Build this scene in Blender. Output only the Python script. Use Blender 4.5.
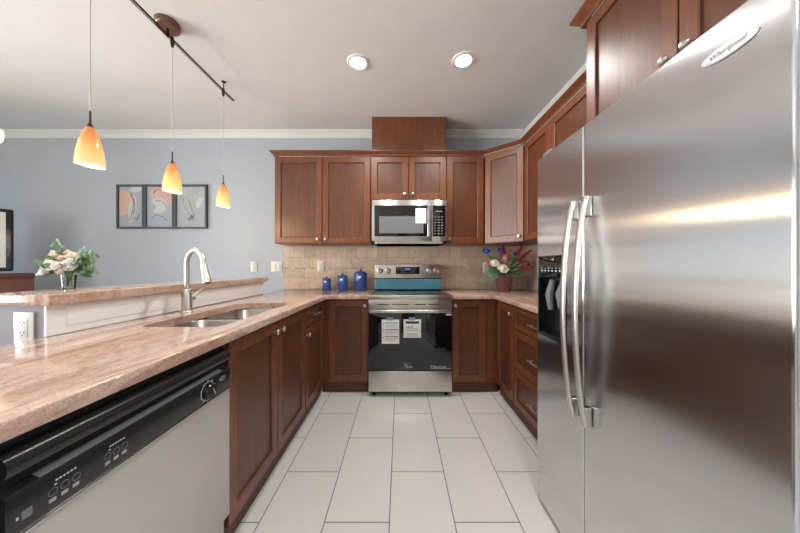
import bpy, bmesh, math, random
from mathutils import Vector, Matrix
random.seed(7)
PI = math.pi
for o in list(bpy.data.objects): bpy.data.objects.remove(o)
SC = bpy.context.scene
COL = SC.collection

# ------------------------------------------------------------ camera, world, light, exposure
cd = bpy.data.cameras.new('camera'); cam = bpy.data.objects.new('camera', cd); COL.objects.link(cam)
cam.location = (0, 0, 1.185); cam.rotation_euler = (PI/2, 0, 0)
cd.sensor_width = 36; cd.lens = 36*266/800; cd.clip_start = 0.02
SC.camera = cam
SC.view_settings.view_transform = 'Standard'; SC.view_settings.look = 'None'
SC.view_settings.gamma = 1; SC.view_settings.exposure = 0.5
SC.view_settings.use_curve_mapping = False

W = bpy.data.worlds.new('world'); SC.world = W; W.use_nodes = True
wn = W.node_tree.nodes; wl = W.node_tree.links
bg = wn['Background']
SKY_STRENGTH = 12
tc = wn.new('ShaderNodeTexCoord'); sx = wn.new('ShaderNodeSeparateXYZ'); wr = wn.new('ShaderNodeValToRGB')
wl.new(tc.outputs['Generated'], sx.inputs[0]); wl.new(sx.outputs['Z'], wr.inputs[0]); wl.new(wr.outputs[0], bg.inputs[0])
wr.color_ramp.elements[0].position = 0.0; wr.color_ramp.elements[0].color = (1.45, 1.43, 1.38, 1)   # lower half, unseen, brightened to throw light up onto the ceiling
wr.color_ramp.elements[1].position = 0.12; wr.color_ramp.elements[1].color = (.60, .68, .76, 1)      # pale sky
bg.inputs[1].default_value = SKY_STRENGTH

POT_POWER = 42; PENDANT_POWER = 3
# window openings: (axis, fixed coordinate, a0, a1, z0, z1)
WIN_LEFT = (-5.4, -1.9, 1.3, .35, 2.40)       # x, y0, y1, z0, z1
WIN_FRONT = (-2.6, -5.2, -4.3, .80, 2.30)     # y, x0, x1, z0, z1
def portal(name, loc, rot, sxx, syy):
    l = bpy.data.lights.new(name, 'AREA'); l.shape = 'RECTANGLE'; l.size = sxx; l.size_y = syy
    l.cycles.is_portal = True
    o = bpy.data.objects.new(name, l); COL.objects.link(o); o.location = loc; o.rotation_euler = rot
portal('window_daylight', (WIN_LEFT[0]-.06, (WIN_LEFT[1]+WIN_LEFT[2])/2, (WIN_LEFT[3]+WIN_LEFT[4])/2), (0, -PI/2, 0), WIN_LEFT[4]-WIN_LEFT[3], WIN_LEFT[2]-WIN_LEFT[1])
portal('window_daylight', ((WIN_FRONT[1]+WIN_FRONT[2])/2, WIN_FRONT[0]-.06, (WIN_FRONT[3]+WIN_FRONT[4])/2), (PI/2, 0, 0), WIN_FRONT[2]-WIN_FRONT[1], WIN_FRONT[4]-WIN_FRONT[3])

# ------------------------------------------------------------ helpers
def srgb(r, g, b):
    f = lambda c: (c/255/12.92) if c/255 <= .04045 else ((c/255+.055)/1.055)**2.4
    return (f(r), f(g), f(b), 1)
class NT:
    def __init__(s, name):
        s.m = bpy.data.materials.new(name); s.m.use_nodes = True
        s.n = s.m.node_tree.nodes; s.l = s.m.node_tree.links
        s.b = s.n['Principled BSDF']; s.out = s.n['Material Output']
    def new(s, t, **kw):
        x = s.n.new(t)
        for k, v in kw.items(): setattr(x, k, v)
        return x
    def link(s, a, b): s.l.new(a, b)
    def set(s, **kw):
        for k, v in kw.items(): s.b.inputs[k.replace('_', ' ')].default_value = v
    def coord(s, scale=(1,1,1), rot=(0,0,0), rand=False, loc=(0,0,0)):
        t = s.new('ShaderNodeTexCoord'); mp = s.new('ShaderNodeMapping')
        mp.inputs['Scale'].default_value = scale; mp.inputs['Rotation'].default_value = rot; mp.inputs['Location'].default_value = loc
        src = t.outputs['Object']
        if rand:
            oi = s.new('ShaderNodeObjectInfo'); ml = s.new('ShaderNodeMath', operation='MULTIPLY'); ml.inputs[1].default_value = 37
            s.link(oi.outputs['Random'], ml.inputs[0])
            ad = s.new('ShaderNodeVectorMath', operation='ADD'); s.link(src, ad.inputs[0]); s.link(ml.outputs[0], ad.inputs[1]); src = ad.outputs[0]
        s.link(src, mp.inputs[0]); return mp.outputs[0]
    def noise(s, vec, scale=5, detail=4, rough=.55, dist=0):
        x = s.new('ShaderNodeTexNoise'); x.inputs['Scale'].default_value = scale; x.inputs['Detail'].default_value = detail
        x.inputs['Roughness'].default_value = rough; x.inputs['Distortion'].default_value = dist
        s.link(vec, x.inputs['Vector']); return x.outputs['Fac']
    def ramp(s, fac, stops):
        r = s.new('ShaderNodeValToRGB'); e = r.color_ramp.elements
        while len(e) < len(stops): e.new(.5)
        for i, (p, c) in enumerate(stops): e[i].position = p; e[i].color = c
        s.link(fac, r.inputs[0]); return r.outputs[0]
    def mix(s, fac, a, b, mode='MIX'):
        x = s.new('ShaderNodeMix', data_type='RGBA', blend_type=mode)
        for i, v in ((0, fac), (6, a), (7, b)):
            if hasattr(v, 'links'): s.link(v, x.inputs[i])
            else: x.inputs[i].default_value = v
        return x.outputs[2]
    def bump(s, h, strength=.2, dist=.01):
        x = s.new('ShaderNodeBump'); x.inputs['Strength'].default_value = strength; x.inputs['Distance'].default_value = dist
        s.link(h, x.inputs['Height']); s.link(x.outputs[0], s.b.inputs['Normal'])

M = {}
def simple(name, col, rough=.5, metal=0, spec=.5, coat=0, var=.0):
    t = NT(name)
    t.set(Roughness=rough, Metallic=metal, Specular_IOR_Level=spec, Coat_Weight=coat)
    v = t.coord(rand=True)
    n = t.noise(v, 6, 3)
    k = var if var else .04
    c0 = tuple(min(1, c*(1-k)) for c in col[:3])+(1,); c1 = tuple(min(1, c*(1+k)) for c in col[:3])+(1,)
    t.link(t.ramp(n, [(.3, c0), (.7, c1)]), t.b.inputs['Base Color'])
    M[name] = t.m; return t

# wood: reddish brown stained maple, vertical figure, satin lacquer
def wood(name, ca, cb, cc, rough=.38, coat=.25, grain=(14, 14, 1.1)):
    t = NT(name); v = t.coord(grain, rand=True)
    n1 = t.noise(v, 3.2, 6, .62, .6)
    v2 = t.coord((grain[0]*6, grain[1]*6, grain[2]*1.6), rand=True)
    n2 = t.noise(v2, 4, 3, .6)
    v3 = t.coord((1, 1, .7), rand=True); n3 = t.noise(v3, 5, 4, .6)
    a = t.ramp(n1, [(.28, ca), (.5, cb), (.74, cc)])
    b = t.ramp(n2, [(.35, (.85, .85, .85, 1)), (.6, (1, 1, 1, 1))])
    c = t.ramp(n3, [(.3, (.72, .70, .68, 1)), (.68, (1.0, 1.0, 1.0, 1))])
    x = t.mix(.75, a, b, 'MULTIPLY'); x = t.mix(.8, x, c, 'MULTIPLY')
    t.link(x, t.b.inputs['Base Color'])
    t.set(Roughness=rough, Coat_Weight=coat, Coat_Roughness=.36)
    M[name] = t.m
wood('cabinet_wood', srgb(96, 50, 26), srgb(116, 64, 34), srgb(134, 78, 43))
wood('panel_wood_dark', srgb(78, 41, 22), srgb(96, 53, 30), srgb(110, 64, 38))  # darker copy of the cabinet wood, for the recessed door panels
wood('cabinet_groove', srgb(52, 28, 18), srgb(62, 33, 20), srgb(72, 38, 24))
wood('console_wood', srgb(80, 34, 26), srgb(106, 46, 34), srgb(122, 58, 44), grain=(22, 22, 1))
wood('canopy_wood', srgb(84, 52, 38), srgb(118, 76, 54), srgb(136, 92, 68), grain=(12, 2, 12))

simple('kickboard', srgb(84, 46, 30), .5)
t = simple('wall_blue', srgb(180, 187, 195), .75, spec=.3, var=.012)
t.bump(t.noise(t.coord(), 180, 3), .06, .002)
t = simple('wall_beige', srgb(205, 198, 188), .75, spec=.3, var=.012)
t = simple('ceiling_paint', srgb(232, 229, 228), .85, spec=.2, var=.012)
t.bump(t.noise(t.coord(), 55, 5, .7), .2, .005)
simple('white_trim', srgb(230, 229, 225), .35, var=.01)
simple('panel_white', srgb(236, 236, 233), .38, var=.015)
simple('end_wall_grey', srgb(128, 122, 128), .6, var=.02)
simple('white_plastic', srgb(222, 221, 216), .3, var=.01)
simple('slot_dark', srgb(30, 28, 28), .6)
simple('black_plastic', srgb(17, 18, 21), .22, spec=.55)
simple('black_satin', srgb(30, 31, 33), .25)
simple('black_glass', srgb(8, 8, 10), .04, spec=.6, coat=.4)
simple('mid_grey', srgb(110, 112, 116), .35)
simple('nickel', srgb(208, 204, 197), .36, metal=1)
simple('nickel_knob', srgb(196, 188, 174), .3, metal=1)
simple('badge_silver', srgb(226, 226, 228), .4, metal=.6)
simple('chrome', srgb(220, 220, 222), .12, metal=1)
simple('bronze', srgb(74, 54, 44), .35, metal=.9)
simple('cord_grey', srgb(215, 212, 208), .4)
simple('canister_blue', srgb(32, 70, 136), .12, coat=.6, var=.06)
simple('heart_pale', srgb(214, 222, 240), .3)
simple('paper_white', srgb(226, 228, 228), .6, var=.01)
simple('ink_dark', srgb(40, 42, 46), .6)
simple('ink_light', srgb(190, 191, 193), .5)
simple('tape_blue', srgb(120, 140, 170), .3)
simple('frame_grey', srgb(66, 72, 80), .4)
simple('display_violet', srgb(150, 160, 250), .3)
simple('grout', srgb(150, 140, 128), .8)
simple('pot_red', srgb(118, 66, 70), .28, coat=.4)
simple('leaf_green', srgb(96, 132, 88), .5, var=.35)
simple('leaf_pale', srgb(120, 150, 118), .5, var=.2)
simple('stem_green', srgb(74, 98, 54), .6)
simple('petal_white', srgb(232, 231, 228), .6, var=.04)
simple('petal_peach', srgb(228, 206, 194), .6, var=.06)
simple('petal_cream', srgb(222, 220, 200), .6, var=.06)
simple('petal_pink', srgb(196, 136, 140), .6, var=.08)
simple('petal_blue', srgb(52, 112, 206), .5, var=.1)
simple('petal_red', srgb(158, 34, 38), .55, var=.12)
simple('petal_coral', srgb(204, 84, 80), .55, var=.12)
simple('art_grey', srgb(166, 170, 176), .6, var=.05)
simple('art_orange', srgb(204, 168, 154), .6, var=.05)
simple('art_cream', srgb(198, 196, 190), .6, var=.05)
simple('art_blue', srgb(160, 172, 182), .6, var=.05)
simple('art_dark', srgb(84, 92, 100), .6, var=.05)
t = simple('tv_reflection_glow', srgb(120, 118, 112), .2); t.set(Emission_Color=srgb(206, 203, 194), Emission_Strength=.45)  # glow stands in for the bright room reflected in the screen

def steel(name, col, rough, aniso, rot=0.0, streak=(260, 260, 2.5), smear=.03):
    t = NT(name); t.set(Metallic=1, Anisotropic=aniso, Anisotropic_Rotation=rot)
    ge = t.new('ShaderNodeNewGeometry'); tg = t.new('ShaderNodeVectorMath', operation='CROSS_PRODUCT'); tg.inputs[1].default_value = (0, 0, 1); t.link(ge.outputs['True Normal'], tg.inputs[0]); t.link(tg.outputs[0], t.b.inputs['Tangent'])
    t.set(Base_Color=col)
    n2 = t.noise(t.coord((3, 3, 2)), 1.5, 1, .4)
    mr = t.new('ShaderNodeMapRange'); mr.inputs['From Min'].default_value = .3; mr.inputs['From Max'].default_value = .7
    mr.inputs['To Min'].default_value = rough*.92; mr.inputs['To Max'].default_value = rough*1.1
    t.set(Roughness=rough)
    M[name] = t.m; return t
t = steel('fridge_steel', srgb(214, 215, 217), .18, .98, 0.0, (60, 60, .8), .02)

steel('steel', srgb(206, 204, 200), .28, .6, 0.25, (2.5, 2.5, 260))
steel('dishwasher_steel', srgb(200, 196, 190), .42, .4, 0.0); NT_dw = M['dishwasher_steel'].node_tree.nodes['Principled BSDF'].inputs['Metallic']; NT_dw.default_value = .45
steel('sink_steel', srgb(190, 187, 180), .3, .3, 0.0, (20, 20, 20))

# granite
t = NT('granite')
va = t.coord((5.5, .9, 3), (0, 0, .38)); n1 = t.noise(va, 1.6, 8, .68, 1.4)
a = t.ramp(n1, [(.28, srgb(152, 120, 102)), (.42, srgb(180, 146, 128)), (.52, srgb(204, 180, 164)), (.62, srgb(184, 150, 132)), (.78, srgb(214, 198, 186))])
n2 = t.noise(t.coord((1, 1, 1)), 260, 3, .7)
b = t.ramp(n2, [(.33, (.38, .32, .30, 1)), (.44, (1, 1, 1, 1)), (.72, (1.12, 1.1, 1.1, 1))])
n3 = t.noise(t.coord((1.4, 1, 1)), 55, 4, .7); c = t.ramp(n3, [(.36, (.74, .66, .62, 1)), (.5, (1, 1, 1, 1))])
x = t.mix(.75, a, b, 'MULTIPLY'); x = t.mix(.8, x, c, 'MULTIPLY')
t.link(x, t.b.inputs['Base Color']); t.set(Roughness=.09, Specular_IOR_Level=.55, Coat_Weight=.3, Coat_Roughness=.03)
M['granite'] = t.m

# floor tiles 12 x 24 in running bond
def brick(t, vec, bw, rh, mortar, off=.5, c1=(1,1,1,1), c2=(.9,.9,.9,1), cm=(0,0,0,1), smooth=.1):
    b = t.new('ShaderNodeTexBrick'); b.offset = off; b.offset_frequency = 2; b.squash = 1
    b.inputs['Scale'].default_value = 1; b.inputs['Brick Width'].default_value = bw; b.inputs['Row Height'].default_value = rh
    b.inputs['Mortar Size'].default_value = mortar; b.inputs['Mortar Smooth'].default_value = smooth
    b.inputs['Color1'].default_value = c1; b.inputs['Color2'].default_value = c2; b.inputs['Mortar'].default_value = cm
    t.link(vec, b.inputs['Vector']); return b
def swiz(t, ax, ay, offx, offy):
    tcn = t.new('ShaderNodeTexCoord'); s = t.new('ShaderNodeSeparateXYZ'); c = t.new('ShaderNodeCombineXYZ'); t.link(tcn.outputs['Object'], s.inputs[0])
    for k, (a_, o_) in enumerate(((ax, offx), (ay, offy))):
        m = t.new('ShaderNodeMath', operation='ADD'); m.inputs[1].default_value = o_; t.link(s.outputs[a_], m.inputs[0]); t.link(m.outputs[0], c.inputs[k])
    return c.outputs[0]
t = NT('floor_tile')
b = brick(t, swiz(t, 1, 0, 20*.607-1.232, 20*.3015+.049), .607, .3015, .0028, c1=srgb(198, 197, 194), c2=srgb(203, 202, 199), cm=srgb(108, 104, 100))
n = t.noise(t.coord(), 2.2, 5, .6); x = t.mix(.5, b.outputs['Color'], t.ramp(n, [(.3, (.93, .93, .93, 1)), (.7, (1, 1, 1, 1))]), 'MULTIPLY')
t.link(x, t.b.inputs['Base Color']); t.set(Specular_IOR_Level=.5)
mr = t.new('ShaderNodeMapRange'); mr.inputs['To Min'].default_value = .16; mr.inputs['To Max'].default_value = .8
t.link(b.outputs['Fac'], mr.inputs[0]); t.link(mr.outputs[0], t.b.inputs['Roughness'])
iv = t.new('ShaderNodeMath', operation='SUBTRACT'); iv.inputs[0].default_value = 1; t.link(b.outputs['Fac'], iv.inputs[1]); t.bump(iv.outputs[0], .3, .002)
M['floor_tile'] = t.m
# backsplash tiles
def splash(name, ax):
    t = NT(name)
    b = brick(t, swiz(t, ax, 2, 20, 2-.92), .120, .1185, .0022, c1=srgb(208, 188, 168), c2=srgb(188, 168, 148), cm=srgb(168, 150, 132))
    n = t.noise(t.coord((1, 1, 1)), 14, 6, .68, .8)
    x = t.mix(.85, b.outputs['Color'], t.ramp(n, [(.3, (.72, .70, .68, 1)), (.5, (.95, .95, .94, 1)), (.7, (1.12, 1.1, 1.08, 1))]), 'MULTIPLY')
    t.link(x, t.b.inputs['Base Color']); t.set(Roughness=.42)
    iv = t.new('ShaderNodeMath', operation='SUBTRACT'); iv.inputs[0].default_value = 1; t.link(b.outputs['Fac'], iv.inputs[1]); t.bump(iv.outputs[0], .35, .003)
    M[name] = t.m
splash('backsplash_x', 0); splash('backsplash_y', 1)
t = NT('liner_tile'); n = t.noise(t.coord((9, 9, 1)), 3, 2); t.link(t.ramp(n, [(.42, srgb(196, 172, 148)), (.5, srgb(112, 78, 60)), (.58, srgb(205, 186, 164))]), t.b.inputs['Base Color']); t.set(Roughness=.3); M['liner_tile'] = t.m
# blue protective film, brushed look
t = simple('film_blue', srgb(106, 172, 200), .22, metal=.35, var=.05)
# pendant glass: swirled amber, lit from inside
t = NT('amber_glass')
tcn = t.new('ShaderNodeTexCoord'); sp = t.new('ShaderNodeSeparateXYZ'); t.link(tcn.outputs['Object'], sp.inputs[0])
n = t.noise(t.coord((1, 1, .45)), 22, 4, .6, 1.5)
ad = t.new('ShaderNodeMath', operation='MULTIPLY_ADD'); ad.inputs[1].default_value = .09; t.link(n, ad.inputs[0]); t.link(sp.outputs['Z'], ad.inputs[2])
c = t.ramp(ad.outputs[0], [(.0, srgb(255, 226, 172)), (.10, srgb(250, 192, 118)), (.17, srgb(228, 146, 78)), (.22, srgb(200, 116, 60))])
t.link(c, t.b.inputs['Base Color']); t.link(c, t.b.inputs['Emission Color']); t.set(Roughness=.15, Emission_Strength=.42, Coat_Weight=.4)
M['amber_glass'] = t.m
t = NT('opal_glass'); t.set(Base_Color=srgb(255, 246, 226), Emission_Color=srgb(255, 238, 206), Emission_Strength=.9, Roughness=.2); M['opal_glass'] = t.m
t = NT('bulb_glow'); t.set(Base_Color=(1, 1, 1, 1), Emission_Color=srgb(255, 236, 200), Emission_Strength=5); M['bulb_glow'] = t.m
t = NT('led_lens'); t.set(Base_Color=(1, 1, 1, 1), Emission_Color=srgb(255, 252, 246), Emission_Strength=9); M['led_lens'] = t.m
t = NT('lit_display'); t.set(Base_Color=(.1, .1, .3, 1), Emission_Color=srgb(150, 160, 255), Emission_Strength=1.2); M['lit_display'] = t.m
# window glass / vase glass: clear sheet with a reflection
def sheet_glass(name, tint, w=.1):
    t = NT(name); tr = t.new('ShaderNodeBsdfTransparent'); gl = t.new('ShaderNodeBsdfGlossy'); mx = t.new('ShaderNodeMixShader'); fr = t.new('ShaderNodeFresnel')
    tr.inputs[0].default_value = tint; gl.inputs['Roughness'].default_value = .03; fr.inputs[0].default_value = 1.45
    t.link(fr.outputs[0], mx.inputs[0]); t.link(tr.outputs[0], mx.inputs[1]); t.link(gl.outputs[0], mx.inputs[2]); t.link(mx.outputs[0], t.out.inputs[0]); M[name] = t.m
sheet_glass('window_glass', (.97, .98, .98, 1)); sheet_glass('vase_glass', (.94, .97, .97, 1))

# ---- mesh building
class MB:
    def __init__(s): s.bm = bmesh.new()
    def box(s, x0, x1, y0, y1, z0, z1, bev=0, seg=2):
        x0, x1 = sorted((x0, x1)); y0, y1 = sorted((y0, y1)); z0, z1 = sorted((z0, z1))
        r = bmesh.ops.create_cube(s.bm, size=1)
        for v in r['verts']:
            v.co = Vector(((x0+x1)/2+v.co.x*(x1-x0), (y0+y1)/2+v.co.y*(y1-y0), (z0+z1)/2+v.co.z*(z1-z0)))
        if bev:
            es = list({e for v in r['verts'] for e in v.link_edges})
            bmesh.ops.bevel(s.bm, geom=es, offset=bev, segments=seg, affect='EDGES', profile=.5)
        return s
    def loops(s, ls, cap0=True, cap1=True, closed=True):
        vs = [[s.bm.verts.new(p) for p in l] for l in ls]
        for a, b in zip(vs, vs[1:]):
            n = len(a)
            for i in range(n if closed else n-1):
                j = (i+1) % n; s.bm.faces.new((a[i], a[j], b[j], b[i]))
        if cap0: s.bm.faces.new(vs[0][::-1])
        if cap1: s.bm.faces.new(vs[-1])
        return s
    def lathe(s, prof, c=(0,0,0), n=28, axis='z', cap0=True, cap1=True, mat=None, wob=0, lobes=0):
        ls = []
        for r, h in prof:
            l = []
            for i in range(n):
                a = 2*PI*i/n; rr = r*(1+wob*math.cos(lobes*a)) if lobes else r
                p = Vector((rr*math.cos(a), rr*math.sin(a), h))
                if axis == 'y': p = Vector((p.x, p.z, -p.y))
                if axis == 'x': p = Vector((p.z, p.x, p.y))
                if mat: p = mat @ p
                l.append(p+Vector(c))
            ls.append(l)
        return s.loops(ls, cap0, cap1)
    def tube(s, pts, r, n=10, cap=True, flat=None):
        pts = [Vector(p) for p in pts]; rs = r if isinstance(r, (list, tuple)) else [r]*len(pts)
        ts = []
        for i in range(len(pts)):
            a = pts[max(0, i-1)]; b = pts[min(len(pts)-1, i+1)]; ts.append((b-a).normalized())
        u = ts[0].orthogonal().normalized()
        if flat: u = (Vector(flat)-ts[0]*Vector(flat).dot(ts[0])).normalized()
        ls = []
        for p, tt, rr in zip(pts, ts, rs):
            u = (u-tt*u.dot(tt)).normalized(); w = tt.cross(u)
            ru, rw = rr if isinstance(rr, (list, tuple)) else (rr, rr)
            ls.append([p+u*ru*math.cos(2*PI*k/n)+w*rw*math.sin(2*PI*k/n) for k in range(n)])
        return s.loops(ls, cap, cap)
    def prism(s, poly, z0, z1, bev=0):
        f = s.bm.faces.new([s.bm.verts.new((x, y, z0)) for x, y in poly])
        r = bmesh.ops.extrude_face_region(s.bm, geom=[f])
        nv = [v for v in r['geom'] if isinstance(v, bmesh.types.BMVert)]
        for v in nv: v.co.z = z1
        if bev:
            es = [e for e in s.bm.edges if abs(e.verts[0].co.z-e.verts[1].co.z) < 1e-6]
            bmesh.ops.bevel(s.bm, geom=es, offset=bev, segments=3, affect='EDGES', profile=.5)
        return s
    def ball(s, c, r, seg=12, sc=(1,1,1), rot=None):
        g = bmesh.ops.create_uvsphere(s.bm, u_segments=seg, v_segments=max(6, seg//2+2), radius=1)
        for v in g['verts']:
            p = Vector((v.co.x*r*sc[0], v.co.y*r*sc[1], v.co.z*r*sc[2]))
            if rot: p = rot @ p
            v.co = p+Vector(c)
        return s
    def build(s, name, mat, parent=None, smooth=True, label=None, loc=None):
        bmesh.ops.recalc_face_normals(s.bm, faces=s.bm.faces)
        me = bpy.data.meshes.new(name); s.bm.to_mesh(me); s.bm.free()
        if smooth:
            for p in me.polygons: p.use_smooth = True
            try: me.set_sharp_from_angle(angle=math.radians(35))
            except Exception: pass
        me.materials.append(M[mat]); o = bpy.data.objects.new(name, me); COL.objects.link(o)
        if parent: o.parent = parent
        if label: o['label'] = label
        if loc: o.location = loc
        return o
def rrect(cx, cy, w, h, r, z, n=5):
    pts = []
    for sx_, sy_, a0 in ((1, 1, 0), (-1, 1, PI/2), (-1, -1, PI), (1, -1, 1.5*PI)):
        for i in range(n+1):
            a = a0+PI/2*i/n; pts.append(Vector((cx+sx_*(w/2-r)+r*math.cos(a), cy+sy_*(h/2-r)+r*math.sin(a), z)))
    return pts
def cut(o, cutter_mb):
    c = cutter_mb.build('cutter', 'steel', smooth=False)
    md = o.modifiers.new('b', 'BOOLEAN'); md.object = c; md.operation = 'DIFFERENCE'; md.solver = 'EXACT'
    c.location = o.location
    if o.parent: c.parent = o.parent
    bpy.context.view_layer.update()
    dg = bpy.context.evaluated_depsgraph_get()
    me = bpy.data.meshes.new_from_object(o.evaluated_get(dg)); o.modifiers.clear(); me.name = o.name
    o.data = me; bpy.data.objects.remove(c)
    for p in me.polygons: p.use_smooth = True
    try: me.set_sharp_from_angle(angle=math.radians(35))
    except Exception: pass
def thing(name, label, cat, loc=(0,0,0), rz=0, group=None):
    o = bpy.data.objects.new(name, None); COL.objects.link(o); o.empty_display_size = .05
    o.location = loc; o.rotation_euler = (0, 0, rz); o['label'] = label; o['category'] = cat
    if group: o['group'] = group
    return o
def tag(o, label, cat, group=None):
    o['label'] = label; o['category'] = cat
    if group: o['group'] = group
    return o
def struct(name, mb, mat, parent=None):
    o = mb.build(name, mat, parent, smooth=False)
    if not parent: o['kind'] = 'structure'
    return o
def text(name, s, size, x, z, mat, parent, y=-.0006, align='CENTER', italic=0, depth=.0004, rot=0):
    c = bpy.data.curves.new(name, 'FONT'); c.body = s; c.size = size; c.align_x = align; c.align_y = 'CENTER'; c.extrude = depth; c.shear = italic; c.resolution_u = 3
    t_ = bpy.data.objects.new('tmp', c); COL.objects.link(t_); bpy.context.view_layer.update()
    me = bpy.data.meshes.new_from_object(t_.evaluated_get(bpy.context.evaluated_depsgraph_get())); me.name = name
    bpy.data.objects.remove(t_); bpy.data.curves.remove(c)
    me.transform(Matrix.Translation((x, y, z)) @ Matrix.Rotation(rot, 4, 'Y') @ Matrix.Rotation(PI/2, 4, 'X'))
    me.materials.clear(); me.materials.append(M[mat])
    o = bpy.data.objects.new(name, me); COL.objects.link(o); o.parent = parent
    return o

# ------------------------------------------------------------ room shell
XL, XR, YF, YB, ZC = -5.4, 1.48, -2.6, 3.08, 2.743
T = .12
struct('floor', MB().box(XL-T, XR+T, YF-T, YB+T, -.08, 0), 'floor_tile')
struct('ceiling', MB().box(XL-T, XR+T, YF-T, YB+T, ZC, ZC+.1), 'ceiling_paint')
struct('wall_back', MB().box(XL-T, XR+T, YB, YB+T, 0, ZC), 'wall_blue')
struct('wall_right', MB().box(XR, XR+T, YF, YB, 0, ZC), 'wall_blue')
x, y0, y1, z0, z1 = WIN_LEFT
struct('wall_left', MB().box(XL-T, XL, YF, y0, 0, ZC).box(XL-T, XL, y1, YB, 0, ZC).box(XL-T, XL, y0, y1, 0, z0).box(XL-T, XL, y0, y1, z1, ZC), 'wall_blue')
m = MB()
for a, b_ in ((y0, y0+.05), ((y0+y1)/2-.03, (y0+y1)/2+.03), (y1-.05, y1)): m.box(XL-.09, XL+.012, a, b_, z0, z1)
m.box(XL-.09, XL+.012, y0, y1, z0, z0+.05).box(XL-.09, XL+.012, y0, y1, z1-.05, z1)
w = struct('window_1', m, 'white_trim'); MB().box(XL-.06, XL-.055, y0+.04, y1-.04, z0+.04, z1-.04).build('pane', 'window_glass', w, smooth=False)
yy, x0, x1, z0, z1 = WIN_FRONT
struct('wall_front', MB().box(XL, x0, YF-T, YF, 0, ZC).box(x1, XR, YF-T, YF, 0, ZC).box(x0, x1, YF-T, YF, 0, z0).box(x0, x1, YF-T, YF, z1, ZC), 'wall_beige')
m = MB()
for a, b_ in ((x0, x0+.06), ((x0+x1)/2-.04, (x0+x1)/2+.04), (x1-.06, x1)): m.box(a, b_, YF-.09, YF+.012, z0, z1)
m.box(x0, x1, YF-.09, YF+.012, z0, z0+.06).box(x0, x1, YF-.09, YF+.012, z1-.06, z1)
w = struct('window_2', m, 'white_trim'); MB().box(x0+.05, x1-.05, YF-.06, YF-.055, z0+.05, z1-.05).build('pane', 'window_glass', w, smooth=False)
# dark interior door behind the photographer, in the kitchen side of the front wall
m = MB().box(-.35, .55, YF, YF+.04, 0, 2.05, .004)
struct('door_1', m, 'console_wood')

def crown_profile(depth, h, z):   # list of (out, z)
    return [(0, z-h), (depth*.18, z-h), (depth*.25, z-h*.8), (depth*.55, z-h*.45), (depth*.85, z-h*.22), (depth, z-h*.12), (depth, z), (0, z)]
def sweep_crown(path, prof):      # path: list of (point2d, outward2d)
    m = MB(); ls = []
    for p, o_ in path: ls.append([Vector((p[0]+o_[0]*d, p[1]+o_[1]*d, z)) for d, z in prof])
    return m.loops(ls)
RC = crown_profile(.06, .075, ZC)
struct('trim_1', sweep_crown([((XL, YB), (1, -1)), ((XR, YB), (-1, -1)), ((XR, YF), (-1, 1))], RC), 'white_trim')
struct('trim_2', sweep_crown([((XL, YF), (1, 1)), ((XL, YB), (1, -1))], RC), 'white_trim')
struct('baseboard_back', MB().box(XL, -1.36, YB-.014, YB, 0, .1, .003), 'white_trim')
struct('baseboard_left', MB().box(XL, XL+.014, YF, YB-.016, 0, .1, .003), 'white_trim')

# half wall between kitchen and living room
CT, CB = .92, .882
struct('wall_partition', MB().box(-1.505, -1.337, 1.015, 2.59, 0, 1.038), 'wall_blue')
m = MB().box(-1.336, -1.328, 1.008, 2.59, CT+.001, 1.038)
m.box(-1.3275, -1.325, 1.06, 2.585, CT+.03, 1.03)
struct('trim_3', m, 'panel_white')
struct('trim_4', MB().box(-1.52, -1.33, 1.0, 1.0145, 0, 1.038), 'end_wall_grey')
struct('trim_5', MB().box(-1.336, -1.3275, .998, 1.0077, CT+.001, 1.038), 'panel_white')

# tiled backsplash
bs = MB().box(-1.343, 1.4795, YB-.010, YB-.0005, CT+.001, 1.4205).build('tile_backsplash', 'backsplash_x', smooth=False)
tag(bs, 'tan tiled backsplash on the back wall behind the range', 'backsplash')
MB().box(-1.343, 1.468, YB-.014, YB-.0101, 1.158, 1.168, .001).build('liner_strip', 'liner_tile', bs, label='narrow brown and cream mosaic strip')
bs = MB().box(XR-.010, XR-.0005, 1.40, YB-.0105, CT+.001, 1.4205).build('tile_backsplash', 'backsplash_y', smooth=False)
tag(bs, 'tan tiled backsplash on the side wall right of the flower pot', 'backsplash')
MB().box(XR-.014, XR-.0101, 1.40, YB-.015, 1.158, 1.168, .001).build('liner_strip', 'liner_tile', bs)

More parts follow.
